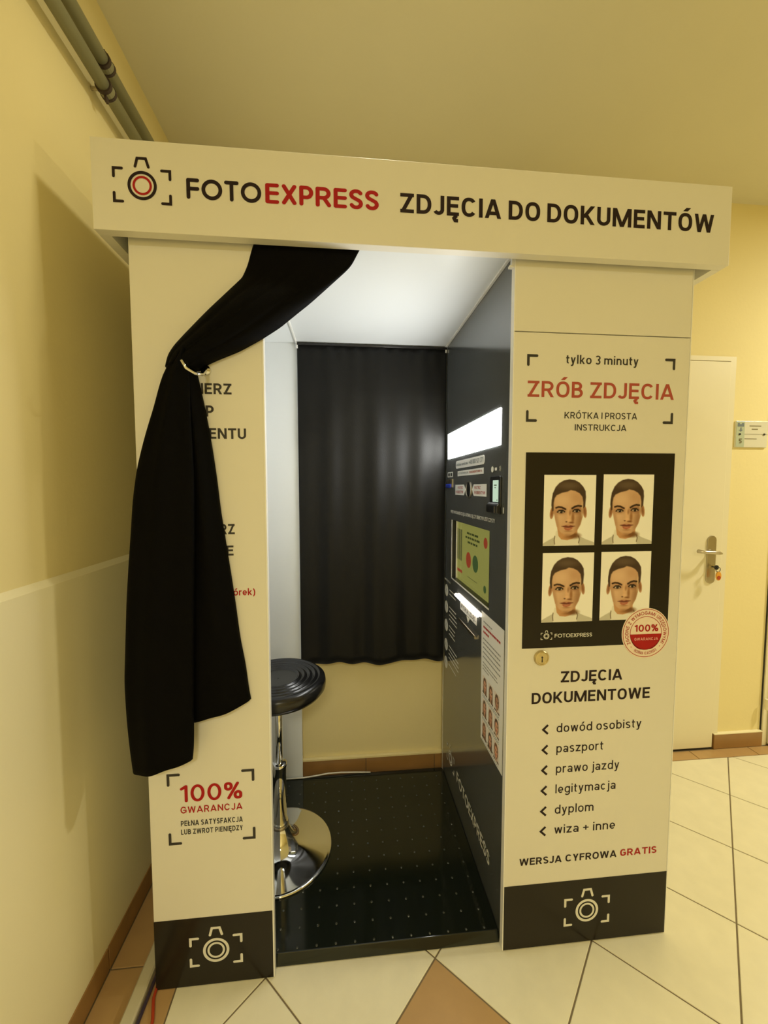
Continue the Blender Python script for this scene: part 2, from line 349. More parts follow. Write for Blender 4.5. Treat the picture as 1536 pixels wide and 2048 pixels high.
# ------------------------------------------------------------ room shell
XW, XL, YB, ZC, XE, YF = -.70, -.685, .80, 2.77, 6.2, -4.2
S = dict(kind='structure')
floor = box('floor', XW-.05, XE, YF, YB+.1, -.05, -.0025, M['grout']); tag(floor, 'floor of large beige tiles laid diagonally with brown border', **S)
ceil = box('ceiling', XW-.1, XE, YF, YB+.15, ZC, ZC+.1, M['ceil']); tag(ceil, 'plain cream painted ceiling', **S)
wl = box('wall_left', XW-.1, XW, YF, YB+.1, -.05, ZC, M['wall']); tag(wl, 'yellow wall left of the booth with raised lower half', **S)
mb = MB(); mb.prism([(XW, .0), (XL, .0), (XL, 1.152), (XW, 1.166)], lambda u, v, d: (u, YF+d, v), YB-YF); mb.build('plaster_dado', M['dado'], wl)
wb = box('wall_back', XW-.1, XE, YB, YB+.1, -.05, ZC, M['wall']); tag(wb, 'yellow wall behind the booth with a white door', **S)
wr = box('wall_right', XE, XE+.1, YF, YB+.1, -.05, ZC, M['wall']); tag(wr, 'yellow far end wall of the corridor', **S)
wf = box('wall_front', XW-.1, XE+.1, YF-.1, YF, -.05, ZC, M['wall']); tag(wf, 'yellow wall opposite the booth', **S)
# floor tiles
PT = .3440; DG = PT*math.sqrt(2); GX, GY = .2535, .003
XB, YBD = -.474, .719     # inner edges of the brown border
def clip(poly, ax, v, keep_less):
    out = []
    for i in range(len(poly)):
        a, b = poly[i], poly[(i+1) % len(poly)]
        ia = (a[ax] <= v) == keep_less; ib = (b[ax] <= v) == keep_less
        if ia: out.append(a)
        if ia != ib:
            t = (v-a[ax])/(b[ax]-a[ax]); q = [a[0]+t*(b[0]-a[0]), a[1]+t*(b[1]-a[1])]; q[ax] = v; out.append(tuple(q))
    return out
def tile_mesh(poly, top=0.0, c=.0012):
    cx = sum(p[0] for p in poly)/len(poly); cy = sum(p[1] for p in poly)/len(poly); n = len(poly)
    inn = [(cx+(x-cx)*(1-c*7), cy+(y-cy)*(1-c*7)) for x, y in poly]
    return ([(x, y, top-.004) for x, y in poly]+[(x, y, top-c) for x, y in poly]+[(x, y, top) for x, y in inn],
            [(i, (i+1) % n, n+(i+1) % n, n+i) for i in range(n)]+[(n+i, n+(i+1) % n, 2*n+(i+1) % n, 2*n+i) for i in range(n)]+[tuple(range(2*n, 3*n))])
shared = {}
rest = MB()
for m_ in range(-6, 30):
    for n_ in range(-20, 5):
        if (m_+n_) % 2 == 0: continue
        cx, cy = GX+DG/2*m_, GY+DG/2*n_
        r = DG/2-.0030
        full = [(cx+r, cy), (cx, cy+r), (cx-r, cy), (cx, cy-r)]
        p = clip(clip(clip(clip(full, 0, XB+.001, False), 1, YBD-.001, True), 0, XE, True), 1, YF, False) if full else []
        if len(p) < 3: continue
        br = (m_ % 8 == 0 and (n_+1) % 8 == 0)
        if cx > 3.3 or cy < -1.7:
            rest.add(*tile_mesh(p)); continue
        key = ('b' if br else 't') if len(p) == 4 and all(abs(p[i][0]-full[i][0])+abs(p[i][1]-full[i][1]) < 1e-6 for i in range(4)) else None
        if key and key in shared:
            o = bpy.data.objects.new('floor_tile', shared[key]); COL.objects.link(o); o.parent = floor; o.location = Vector((cx, cy, 0))-wpos(floor)
        else:
            me = bpy.data.meshes.new('floor_tile'); v, f = tile_mesh([(a-cx, b-cy) for a, b in p]); me.from_pydata(v, [], f); me.materials.append(M['amber'] if br else M['tile'])
            if key: shared[key] = me
            o = bpy.data.objects.new('floor_tile', me); COL.objects.link(o); o.parent = floor; o.location = Vector((cx, cy, 0))-wpos(floor)
        if br: o['label'] = 'brown diamond tile among the beige ones'
o = rest.build('distant_floor_tiles', M['tile'], floor); o['kind'] = 'stuff'
def brick(parent, name, x0, x1, y0, y1, z0, z1, m, bev=.0012): return box(name, x0, x1, y0, y1, z0, z1, m, parent, bevel=bev)
y = .064
while y > -2.6:
    brick(floor, 'border_tile', XL+.006, XB-.003, y-.333, y-.002, -.004, 0, M['amber']); y -= .335
y = .066
while y < YB-.08:
    brick(floor, 'border_tile', XL+.006, XB-.003, y, min(y+.331, .783), -.004, 0, M['amber']); y += .335
xs = [XB, -.216, .119, .454, .789, 1.124, 1.457, 1.787, 2.124, 2.459, 2.794, 3.129]
for a, b in zip(xs[:-1], xs[1:]): brick(floor, 'border_tile', a+.001, b-.0025, YBD+.003, .783, -.004, 0, M['amber'])
# baseboards
bl = box('baseboard_left', XL-.003, XL+.001, YF, YB-.01, 0, .066, M['grout']); tag(bl, 'brown tile baseboard along the left wall', **S)
y = .062
while y > -2.6: brick(bl, 'baseboard_tile', XL-.001, XL+.004, y-.333, y-.002, .001, .070, M['brown']); y -= .335
y = .064
while y < .75: brick(bl, 'baseboard_tile', XL-.001, XL+.004, y, min(y+.331, .79), .001, .070, M['brown']); y += .335
bb = box('baseboard_back', XL, 1.05, .792, YB, 0, .074, M['grout']); tag(bb, 'brown tile baseboard on the wall behind the booth', **S)
xs = [XL+.01, -.58, -.246, .090, .427, .76, 1.05]
for a, b in zip(xs[:-1], xs[1:]): brick(bb, 'baseboard_tile', a+.001, b-.002, .785, .795, .001, .075, M['brown'])
box('plaster_lip', XL, 1.05, .783, YB, .075, .086, M['wall'], bb, bevel=.002)
b2 = box('baseboard_right', 1.928, 2.205, .790, YB, 0, .078, M['brown']); tag(b2, 'short brown baseboard between the two white doors', **S)
brick(b2, 'baseboard_tile', 1.926, 2.206, .782, .791, .001, .079, M['brown'])
box('plaster_lip', 1.926, 2.206, .781, YB, .079, .083, M['dado'], b2)
# doors
d1 = box('door_1', 1.10, 1.918, .786, .80, .010, 2.006, M['door'], bevel=.002); tag(d1, 'cream painted door with steel handle behind the booth', **S)
MB().box(1.9205, 1.950, .790, .80, .084, 2.010).box(1.06, 1.093, .790, .80, 0, 2.010).box(1.06, 1.950, .790, .80, 2.010, 2.032).build('door_frame', M['door'], d1)
box('threshold_gap', 1.10, 1.918, .79, .80, .0, .010, M['dark'], d1)
hz = lambda u, v, d: (u, .786-d, v)
hp = [(1.857+.024*math.cos(a), 1.112+.024*math.sin(a)) for a in np.linspace(0, math.pi, 12)]+[(1.857+.024*math.cos(a), .912+.024*math.sin(a)) for a in np.linspace(math.pi, 2*math.pi, 12)]
hpl = MB().prism(hp, hz, .006).build('handle_plate', M['steel'], d1, bevel=.0015)
MB().tube([(1.857, .782, 1.053), (1.857, .735, 1.053)], .009, 12).build('handle_neck', M['steel'], hpl, smooth=True)
MB().tube([(1.874, .742, 1.050), (1.850, .732, 1.054), (1.815, .728, 1.058), (1.775, .732, 1.060), (1.742, .741, 1.064)], [.005, .0095, .0085, .008, .010], 12).build('lever', M['steel'], hpl, smooth=True)
MB().tube([(1.857, .780, .978), (1.857, .772, .978)], .009, 14).build('keyhole_cylinder', M['brass'], hpl)
d2 = box('door_2', 2.243, 3.05, .776, .80, .010, 2.04, M['door'], bevel=.002); tag(d2, 'second cream door at the right edge with a visible hinge', **S)
MB().box(2.212, 2.236, .788, .80, 0, 2.07).box(3.055, 3.08, .788, .80, 0, 2.07).box(2.236, 3.055, .788, .80, 2.045, 2.07).build('door_frame', M['door'], d2)
box('frame_shadow_gap', 2.207, 2.212, .795, .80, 0, 2.07, M['dark'], d2)
for zh in (.235, 1.75):
    hg = MB().tube([(2.212, .772, zh-.028), (2.212, .772, zh+.028)], .010, 14).build('hinge', M['door'], d2, smooth=False, bevel=.001)
# key
ky = empty('door_key', (1.857, .772, .978)); tag(ky, 'key with orange tag hanging in the lock of the white door', 'key')
kb = MB().tube([(1.857, .776, .978), (1.857, .752, .978)], .0035, 8); kb.prism(disc((1.857, .978), .012, 16), lambda u, v, d: (u, .752-d, v), .003); kb.build('key_bow', M['dark'], ky)
ring = [(1.864+.012*math.cos(a), .748, .968+.012*math.sin(a)) for a in np.linspace(0, 2*math.pi, 17)]
MB().tube(ring, .0016, 6, caps=False).build('key_ring', M['dark'], ky, smooth=True)
tg = MB().prism(disc((1.868, .935), .014, 20, .023), lambda u, v, d: (u, .752-d, v), .007).build('key_tag', M['keytag'], ky, bevel=.002)
MB().prism(disc((1.866, .927), .009, 16, .010), lambda u, v, d: (u, .7445-d, v), .002).build('tag_print', M['tagred'], tg)
# room sign
sg = empty('room_sign', (2.05, .80, 1.58)); tag(sg, 'small rectangular door sign with number 5 on the yellow wall', 'sign')
pl = front(.792)
box('sign_plate', 1.968, 2.146, .792, .7995, 1.584, 1.716, M['sign'], sg, bevel=.001)
q = MB().prism([(1.970, 1.586), (2.016, 1.586), (2.016, 1.714), (1.970, 1.714)], pl, .0008).build('sign_side_panel', M['signgrn'], sg)
MB().prism([(1.976, 1.688), (2.011, 1.688), (2.011, 1.706), (2.000, 1.706), (1.997, 1.700), (1.989, 1.700), (1.986, 1.706), (1.976, 1.706)], front(.7911), .0005).build('sign_pictogram', M['signblue'], sg)
MB().prism([(1.991, 1.684), (1.998, 1.684), (1.998, 1.672), (2.006, 1.672), (1.9945, 1.662), (1.983, 1.672), (1.991, 1.672)], front(.7911), .0005).build('sign_arrow', M['signblue'], sg)
text(sg, '5', 1.986, 2.003, 1.604, .024, M['signtxt'], front(.7911), h=.1)
for a, b, z, t in ((2.043, 2.108, 1.692, .0022), (2.056, 2.090, 1.676, .0022), (2.018, 2.086, 1.627, .0016), (1.996, 2.146, 1.650, .0007)):
    MB().prism([(a, z-t), (b, z-t), (b, z+t), (a, z+t)], pl, .0006).build('sign_line', M['signtxt'], sg)
for a in (1.989, 2.126): MB().prism(disc((a, 1.650), .005, 14), front(.7915), .003).build('sign_screw', M['dark'], sg)
# pipes at the top of the left wall
for (z, lab) in ((2.558, 'upper grey painted pipe under the ceiling, nearest the ceiling'), (2.492, 'lower grey painted pipe under the ceiling, farther from the ceiling')):
    p = empty('heating_pipe', (-.66, -1.0, z)); tag(p, lab, 'pipe', 'pair of pipes under the ceiling')
    MB().tube([(-.66, YF+.02, z), (-.66, -1, z), (-.66, .79, z)], .017, 20).build('pipe_run', M['pipe'], p, smooth=True)
    for yc in (.185, -1.6):
        c = MB(); c.tube([(-.66, yc-.016, z), (-.66, yc-.007, z)], .0215, 18); c.tube([(-.66, yc+.008, z), (-.66, yc+.015, z)], .0215, 18); c.build('clamp_rubber', M['clampm'], p)
        c = MB().tube([(-.66, yc-.007, z), (-.66, yc+.008, z)], .020, 18); c.build('clamp_band', M['pipe'], p)
        MB().tube([(-.66, yc, z), (-.70, yc, z)], .005, 8).build('clamp_stud', M['steel'], p)
        MB().box(-.663, -.657, yc-.006, yc+.006, z+.018 if z > 2.52 else z-.034, z+.034 if z > 2.52 else z-.018).build('clamp_ear', M['clampm'], p)

# ------------------------------------------------------------ photo booth
BO = empty('photo_booth', (.22, .37, 0)); tag(BO, 'white photo booth with open doorway, printed front panels and header sign', 'photo booth')
ZT = 1.983
FP = front(0.0)
lp = box('left_front_panel', -.5263, -.2106, 0, .018, .003, ZT+.03, M['booth'], BO, bevel=.0012)
rp = box('right_front_panel', .4583, .9751, 0, .018, .003, 1.802, M['booth'], BO, bevel=.0012)
up = box('upper_front_panel', .4583, .9751, 0, .018, 1.8045, ZT+.03, M['booth'], BO, bevel=.0012)
MB().box(-.2106, -.2070, -.0008, .019, .003, ZT+.02).build('edge_trim', M['trim'], BO)
MB().box(.4555, .4583, -.0008, .019, .003, ZT+.02).build('edge_trim', M['trim'], BO)
MB().box(.9751, .9775, -.0008, .019, .003, ZT+.02).build('edge_trim', M['trim'], BO)
box('side_wall', -.5263, -.512, .018, .770, .003, 2.02, M['inner'], BO)
box('side_wall', .961, .9751, .018, .770, .003, 2.02, M['booth'], BO)
box('rear_panel', -.512, -.208, .747, .762, .003, 2.012, M['inner'], BO)
box('rear_cabinet_panel', .4583, .961, .747, .762, .003, 2.012, M['booth'], BO)
box('roof_panel', -.5263, .9751, .0185, .770, 2.0125, 2.030, M['inner'], BO)
box('ceiling_trim', -.212, -.207, .02, .745, 2.006, 2.0125, M['trim'], BO)
box('ceiling_trim', .450, .4575, .02, .745, 2.0075, 2.0125, M['trim'], BO)
MB().box(.449, .4575, .004, .016, 1.975, 2.012).box(.443, .4575, .004, .016, 1.972, 1.978).build('rail_end_clip', M['trim'], BO, bevel=.001)
MB().tube([(-.206, .728, 2.003), (.456, .728, 2.003)], .005, 10).build('rear_curtain_rail', M['dark'], BO, smooth=True)
MB().tube([(-.207, .732, 1.985), (-.207, .732, 2.010)], .004, 8).build('rail_peg', M['trim'], BO)
MB().tube([(.4535, .732, 1.985), (.4535, .732, 2.010)], .004, 8).build('rail_peg', M['trim'], BO)
# header
hx0, hx1, hy0, hz0, hz1 = -.582, 1.0415, -.040, 1.983, 2.188
T = .026
hd = MB(); hd.box(hx0, hx1, hy0, hy0+T, hz0, hz1); hd.build('header_fascia', M['booth'], BO, bevel=.001)
hdo = [o for o in BO.children if o.name.startswith('header_fascia')][0]
MB().box(hx0, hx0+T, hy0+T, .775, hz0, hz1).build('header_side', M['booth'], BO)
MB().box(hx1-T, hx1, hy0+T, .775, hz0, hz1).build('header_side', M['booth'], BO)
MB().box(hx0+T, hx1-T, .752, .775, 2.031, hz1).build('header_back', M['booth'], BO)
MB().box(hx0+T, hx1-T, hy0+T, .752, 2.031, 2.045).build('header_inner_deck', M['booth'], BO)
HP = front(hy0)
LOGO = dict(h=.092, geo=True, rnd=True, gap=.10)
text(hdo, 'FOTO', -.3708, -.1978, 2.0640, .0470, M['ink'], HP, **LOGO)
text(hdo, 'EXPRESS', -.1884, .0862, 2.0655, .0465, M['red'], HP, **LOGO)
text(hdo, 'ZDJĘCIA DO DOKUMENTÓW', .1397, .9910, 2.0648, .0465, M['ink'], HP, h=.092, gap=.125, space=.24)
emblem(hdo, -.4700, 2.0867, .132, M['ink'], M['red'], HP)
# left panel prints
box('base_band', -.5263, -.2106, -.0007, 0, .003, .202, M['band'], lp)
FB = front(-.0007)
emblem(lp, -.3643, .1035, .1425, M['wht'], M['wht'], FB)
BOLD = dict(h=.094, gap=.12, space=.28)
text(lp, 'WYBIERZ', -.447, -.2886, 1.618, .0270, M['ink2'], FP, **BOLD)
text(lp, 'TYP', -.406, -.3337, 1.5615, .0280, M['ink2'], FP, **BOLD)
text(lp, 'DOKUMENTU', -.480, -.2549, 1.5054, .0270, M['ink2'], FP, **BOLD)
text(lp, 'RZ', -.3265, -.2886, 1.2589, .0270, M['ink2'], FP, **BOLD)
text(lp, 'E', -.3115, -.2929, 1.2030, .0262, M['ink2'], FP, **BOLD)
text(lp, 'wtórek)', -.3225, -.2399, 1.0965, .0180, M['red'], FP, h=.075, gap=.11)
brackets(lp, -.480, -.2520, .4177, .618, .031, .0036, M['ink2'], FP)
text(lp, '100%', -.447, -.2850, .5365, .0480, M['red'], FP, h=.075, geo=True, rnd=True, gap=.13)
text(lp, 'GWARANCJA', -.447, -.2855, .5053, .0190, M['red'], FP, h=.078, geo=True, rnd=True, gap=.16)
text(lp, 'PEŁNA SATYSFAKCJA', -.4472, -.2852, .4696, .0150, M['ink2'], FP, h=.09, gap=.15)
text(lp, 'LUB ZWROT PIENIĘDZY', -.4473, -.2857, .4455, .0145, M['ink2'], FP, h=.09, gap=.15)
# right panel prints
box('base_band', .4583, .9751, -.0007, 0, .003, .203, M['band'], rp)
emblem(rp, .7187, .1035, .1458, M['wht'], M['wht'], FB)
brackets(rp, .4950, .9316, 1.561, 1.7435, .028, .0037, M['ink2'], FP)
text(rp, 'tylko 3 minuty', .6068, .8198, 1.7215, .0232, M['ink2'], FP, h=.076, gap=.14, space=.26)
text(rp, 'ZRÓB ZDJĘCIA', .4982, .9318, 1.6290, .0435, M['red2'], FP, h=.080, gap=.13, space=.30)
text(rp, 'KRÓTKA I PROSTA', .6064, .8220, 1.5720, .0178, M['ink2'], FP, h=.072, gap=.14, space=.28)
text(rp, 'INSTRUKCJA', .6375, .7911, 1.5391, .0174, M['ink2'], FP, h=.072, gap=.14)
text(rp, 'ZDJĘCIA', .6164, .8064, .8168, .0328, M['ink'], FP, h=.088, gap=.12)
text(rp, 'DOKUMENTOWE', .5299, .8951, .7564, .0333, M['ink'], FP, h=.088, gap=.12)
for body, a, b, z in (('dowód osobisty', .6078, .8722, .6675), ('paszport', .6088, .7539, .6060), ('prawo jazdy', .6091, .8066, .5440),
                      ('legitymacja', .6092, .7972, .4815), ('dyplom', .6091, .7298, .4180), ('wiza + inne', .6092, .8004, .3560)):
    text(rp, body, a, b, z, .0262, M['ink'], FP, h=.064, gap=.15, space=.30)
    zc = z+.0105
    linework(rp, 'chevron', [([(.5815, zc+.0135), (.5668, zc), (.5815, zc-.0135)], False)], .0031, M['ink'], FP, rnd=False)
text(rp, 'WERSJA CYFROWA', .5034, .8088, .2650, .0218, M['ink'], FP, h=.088, gap=.13, space=.30)
text(rp, 'GRATIS', .8203, .9383, .2664, .0214, M['red'], FP, h=.088, gap=.13)
lk = MB().lathe([(0.0001, 0), (.0225, 0), (.0225, .004), (.0195, .008), (.0165, .0085), (.0165, .0065), (.0001, .0065)], (0, 0, 0), 32)
lk.v = [(.5555+x_, -z_, .893+y_) for x_, y_, z_ in lk.v]
lk = lk.build('cam_lock', M['brass'], BO, bevel=.0005)
MB().prism([(.5537, .882), (.5577, .882), (.5567, .893), (.5587, .896), (.5557, .900), (.5527, .896), (.5547, .893)], front(-.0066), .0003).build('keyhole', M['dark'], lk)

# ------------------------------------------------------------ printed portraits (flat print painted per vertex)
GW, GH = 107, 143
uu, vv = np.meshgrid(np.linspace(95, 1430, GW), np.linspace(130, 1945, GH))
def sm(a, b, x): t = np.clip((x-a)/(b-a), 0, 1); return t*t*(3-2*t)
def ell(cx, cy, rx, ry, soft=.25, rot=0):
    dx, dy = uu-cx, vv-cy; c, s_ = math.cos(rot), math.sin(rot)
    r = np.sqrt(((dx*c+dy*s_)/rx)**2+((-dx*s_+dy*c)/ry)**2); return 1-sm(1-soft, 1+soft, r)
def sdist(pts):
    d = np.full(uu.shape, 1e9); ins = np.zeros(uu.shape, bool); n = len(pts)
    for i in range(n):
        x0, y0 = pts[i]; x1, y1 = pts[(i+1) % n]; ex, ey = x1-x0, y1-y0
        t = np.clip(((uu-x0)*ex+(vv-y0)*ey)/(ex*ex+ey*ey), 0, 1); d = np.minimum(d, np.hypot(uu-x0-t*ex, vv-y0-t*ey))
        c = ((y0 > vv) != (y1 > vv)) & (uu < (x1-x0)*(vv-y0)/((y1-y0) or 1e-9)+x0); ins ^= c
    return np.where(ins, -d, d)
def poly(pts, soft=9): return 1-sm(-soft, soft, sdist(pts))
def pline(pts, wd, soft=8):
    d = np.full(uu.shape, 1e9)
    for (x0, y0), (x1, y1) in zip(pts[:-1], pts[1:]):
        ex, ey = x1-x0, y1-y0; t = np.clip(((uu-x0)*ex+(vv-y0)*ey)/(ex*ex+ey*ey), 0, 1); d = np.minimum(d, np.hypot(uu-x0-t*ex, vv-y0-t*ey))
    return 1-sm(wd-soft, wd+soft, d)
img = np.zeros((GH, GW, 3)); img[:] = (.99, .98, .95)
def lay(mk, col, k=1.0, inside=None):
    global img
    if inside is not None: mk = mk*inside
    mk = (mk*k)[..., None]; img = img*(1-mk)+np.array(col)*mk
lay(poly([(60, 1905), (240, 1800), (420, 1705), (560, 1640), (960, 1640), (1010, 1690), (1200, 1785), (1380, 1850), (1480, 1900), (1480, 1990), (60, 1990)]), (.80, .78, .72))
lay(poly([(430, 1560), (990, 1600), (1030, 1740), (1020, 1990), (400, 1990), (395, 1750)]), (.93, .91, .86))
lay(pline([(398, 1700), (385, 1800), (398, 1900)], 11), (.45, .38, .28)); lay(pline([(1010, 1700), (1040, 1780), (1018, 1880)], 11), (.45, .38, .28))
lay(poly([(455, 1480), (985, 1480), (975, 1640), (950, 1700), (850, 1770), (720, 1805), (570, 1785), (490, 1690)]), (.80, .60, .42))
lay(ell(900, 1690, 150, 70, .6), (.42, .26, .13), .85); lay(ell(760, 1730, 120, 40, .7), (.55, .36, .2), .5)
for cx, cy, a in ((312, 1095, .12), (1158, 1070, -.12)):
    lay(ell(cx, cy, 52, 160, .12, a), (.74, .55, .40)); lay(ell(cx, cy-10, 26, 105, .5, a), (.52, .34, .22), .8)
HAIR = poly([(318, 1060), (290, 900), (295, 780), (320, 600), (390, 440), (480, 340), (600, 270), (740, 243), (880, 262), (1000, 325), (1100, 430), (1165, 545), (1178, 700), (1165, 930), (1110, 1000), (700, 900)]); lay(HAIR, (.28, .21, .155))
lay(ell(720, 400, 260, 90, .8), (.44, .37, .29), .7, HAIR)
FACE = poly([(420, 650), (560, 585), (700, 555), (780, 515), (900, 540), (1010, 600), (1085, 690), (1112, 830), (1112, 1000), (1105, 1200), (1055, 1400), (980, 1540), (880, 1645), (765, 1695), (660, 1675), (535, 1590), (445, 1455), (400, 1280), (352, 1060), (350, 850), (370, 730)], 14); lay(FACE, (.84, .68, .54))
lay(ell(560, 770, 190, 150, .8), (.92, .78, .64), .6, FACE); lay(ell(500, 1230, 110, 120, .9), (.91, .77, .63), .5, FACE)
lay(ell(1080, 1300, 130, 420, .8, .12), (.60, .43, .29), .75, FACE); lay(ell(960, 700, 150, 130, .8), (.76, .58, .43), .5, FACE); lay(ell(420, 1300, 60, 300, .8, -.15), (.68, .50, .36), .5, FACE)
lay(ell(1085, 1000, 20, 190, .6), (.93, .85, .70), .6, FACE); lay(ell(760, 1640, 160, 50, .8), (.80, .62, .46), .6, FACE); lay(ell(740, 1700, 260, 40, .6), (.60, .42, .28), .6, FACE)
lay(ell(540, 1060, 130, 75, .8), (.66, .46, .32), .55); lay(ell(945, 1040, 135, 80, .8), (.55, .36, .24), .65)
lay(ell(745, 1150, 45, 190, .7), (.92, .74, .57), .6); lay(ell(855, 1230, 34, 130, .8), (.55, .35, .18), .75); lay(ell(775, 1100, 25, 60, .8), (.55, .36, .22), .6)
lay(pline([(415, 968), (480, 948), (560, 958), (655, 1005)], 23), (.24, .15, .09)); lay(pline([(830, 985), (900, 940), (980, 918), (1060, 928)], 24), (.22, .14, .08))
for cx, cy, k in ((545, 1070, 1), (945, 1052, -1)):
    lay(ell(cx, cy, 88, 42, .25), (.30, .20, .13)); lay(ell(cx, cy+4, 72, 27, .3), (.88, .80, .70)); lay(ell(cx+5, cy, 38, 36, .2), (.10, .06, .04))
    lay(pline([(cx-95, cy+8), (cx-50, cy-36), (cx+40, cy-38), (cx+92, cy+2)], 16), (.14, .08, .05)); lay(ell(cx-12, cy-8, 8, 8, .4), (.9, .85, .75), .8)
lay(ell(690, 1330, 26, 14, .5), (.35, .20, .12)); lay(ell(815, 1350, 60, 22, .7), (.50, .31, .17), .9); lay(ell(745, 1290, 50, 35, .8), (.93, .76, .6), .6)
lay(ell(745, 1410, 60, 30, .8), (.75, .54, .38), .5)
lay(poly([(565, 1442), (680, 1418), (742, 1436), (800, 1418), (918, 1440), (820, 1478), (740, 1486), (650, 1474)]), (.52, .27, .21))
lay(poly([(620, 1478), (740, 1488), (870, 1474), (820, 1525), (740, 1552), (660, 1534)]), (.70, .40, .31)); lay(pline([(570, 1446), (680, 1462), (742, 1470), (810, 1460), (915, 1443)], 7), (.32, .16, .10))
lay(ell(740, 1500, 60, 14, .6), (.86, .62, .48), .5); lay(ell(745, 1568, 90, 18, .8), (.6, .4, .24), .6)
def print_mesh(name, arr, plane, x0, x1, z0, z1, parent, quad=None, off=.0009):
    h_, w_, _ = arr.shape; me = bpy.data.meshes.new(name); o = bpy.data.objects.new(name, me); COL.objects.link(o); o.parent = parent
    P = wpos(parent)
    vs = []
    for j in range(h_):
        for i in range(w_):
            p = plane(x0+(x1-x0)*i/(w_-1), z1-(z1-z0)*j/(h_-1), off); vs.append((p[0]-P[0], p[1]-P[1], p[2]-P[2]))
    fs = [(j*w_+i, (j+1)*w_+i, (j+1)*w_+i+1, j*w_+i+1) for j in range(h_-1) for i in range(w_-1)]
    me.from_pydata(vs, [], fs); me.materials.append(M['photo'])
    ca = me.color_attributes.new('Col', 'FLOAT_COLOR', 'POINT')
    lin = np.where(arr <= .04045, arr/12.92, ((np.clip(arr, 0, 1)+.055)/1.055)**2.4)
    ca.data.foreach_set('color', np.concatenate([lin, np.ones((h_, w_, 1))], 2).astype(np.float32).ravel()); me.update()
    return o
po = box('portrait_poster', .4975, .9420, -.0012, 0, .9215, 1.4775, M['band'], BO)
PF = front(-.0012)
woman = img.copy()
boxes = ((.5515, .7047, 1.2160, 1.4157), (.7270, .8806, 1.2176, 1.4172), (.5525, .7057, .9957, 1.1943), (.7278, .8815, .9965, 1.1958))
first = None
for a, b, z0, z1 in boxes:
    if first is None: first = print_mesh('portrait_photo', woman, PF, a, b, z0, z1, po, off=.0004); fx = (a, z0)
    else:
        o = first.copy(); COL.objects.link(o); o.parent = po; o.location = first.location+Vector((a-fx[0], 0, z0-fx[1]))
emblem(po, .5690, .9560, .034, M['wht'], M['wht'], PF)
text(po, 'FOTOEXPRESS', .5936, .7070, .9505, .0112, M['wht'], PF, h=.075, geo=True, rnd=True, gap=.10)
# badge
bc = (.8732, .9545)
bd = MB().prism(disc(bc, .0748, 72), front(0), .0022).build('guarantee_badge', M['badge'], BO)
BF = front(-.0022)
linework(bd, 'badge_ring', [(disc(bc, .0712, 72), True)], .0008, M['red'], BF, rnd=False, off=.0004)
linework(bd, 'badge_ring', [(disc(bc, .0492, 60), True)], .0008, M['red'], BF, rnd=False, off=.0004)
half = [(bc[0]+.0485*math.cos(a), bc[1]-.003+.0485*math.sin(a)*1.0) for a in np.linspace(math.pi, 2*math.pi, 30)]
half = [(x_, max(z_, bc[1]-.0487)) for x_, z_ in half]
MB().prism(half, BF, .0004).build('badge_half', M['red'], bd)
text(bd, '100%', .8375, .9115, .9590, .0210, M['red'], BF, h=.085, geo=True, rnd=True, gap=.12, off=.0006)
text(bd, 'GWARANCJA', .8375, .9115, .9330, .0085, M['pink'], BF, h=.08, geo=True, rnd=True, gap=.2, off=.0008)
def ringtext(parent, body, c, r, a0, a1, cap, m, plane, h=.07, inner=False):
    lay_, W = layout(body, h, True, True, .22, .45); mb = MB()
    for x, w_, polys in lay_:
        t = (x+w_/2)/W; a = math.radians(a0+(a1-a0)*t); k = math.radians(abs(a1-a0))*r/W
        for p, lv in polys:
            vs = []
            for v in p:
                du = (v.x-w_/2)*k; dv = (v.y-.5)*cap
                rad = Vector((math.cos(a), math.sin(a))); tan = Vector((rad.y, -rad.x))
                if inner: q = Vector(c)+rad*(r-dv)-tan*du
                else: q = Vector(c)+rad*(r+dv)+tan*du
                vs.append(plane(q.x, q.y, .0006+lv*1.2e-5))
            mb.add(vs, [tuple(range(len(p)))])
    return mb.build('lettering', m, parent, fixn=False)
ringtext(bd, 'ZGODNE Z WYMOGAMI URZĘDOWYMI', bc, .0600, 212, -32, .0105, M['red'], BF)
ringtext(bd, 'NORMA ICAO9303', bc, .0600, 236, 304, .0090, M['red'], BF, inner=True)
for a in (222, 318): MB().prism(disc((bc[0]+.06*math.cos(math.radians(a)), bc[1]+.06*math.sin(math.radians(a))), .0012, 8), BF, .0005).build('badge_dot', M['red'], bd)

# ------------------------------------------------------------ machine wall
XM = .4583
SP = side(XM)
mp = MB()
sy0, sy1, sz0, sz1 = .161, .612, .990, 1.2415        # screen opening
for a, b, c, d in ((.0185, .747, .003, sz0), (.0185, .747, sz1, 2.0075), (.0185, sy0, sz0, sz1), (sy1, .747, sz0, sz1)):
    mp.box(XM, XM+.022, a, b, c, d)
mp = mp.build('machine_wall', M['machine'], BO)
lpn = MB().prism([(.086, 1.507), (.690, 1.507), (.690, 1.616), (.086, 1.616)], side(XM), .0025).build('light_panel', M['light'], BO)
sc_ = box('touch_screen', XM+.0195, XM+.024, sy0, sy1, sz0, sz1, M['dark'], BO)
XS = XM+.0195; SS = side(XS)
MB().prism([(.2167, .9890), (.606, .9890), (.606, 1.2355), (.2167, 1.2355)], SS, .0004).build('screen_display', M['screen'], sc_)
def sq(a, b, c, d): return [(a, c), (b, c), (b, d), (a, d)]
S2 = side(XS-.0004)
for a, b in ((.583, .600), (.560, .576), (.530, .552)): MB().prism(sq(a, b, 1.077, 1.207), S2, .0003).build('screen_bar', M['scr_dark'], sc_)
MB().prism(sq(.525, .597, 1.026, 1.038), S2, .0003).build('screen_button', M['scr_red'], sc_)
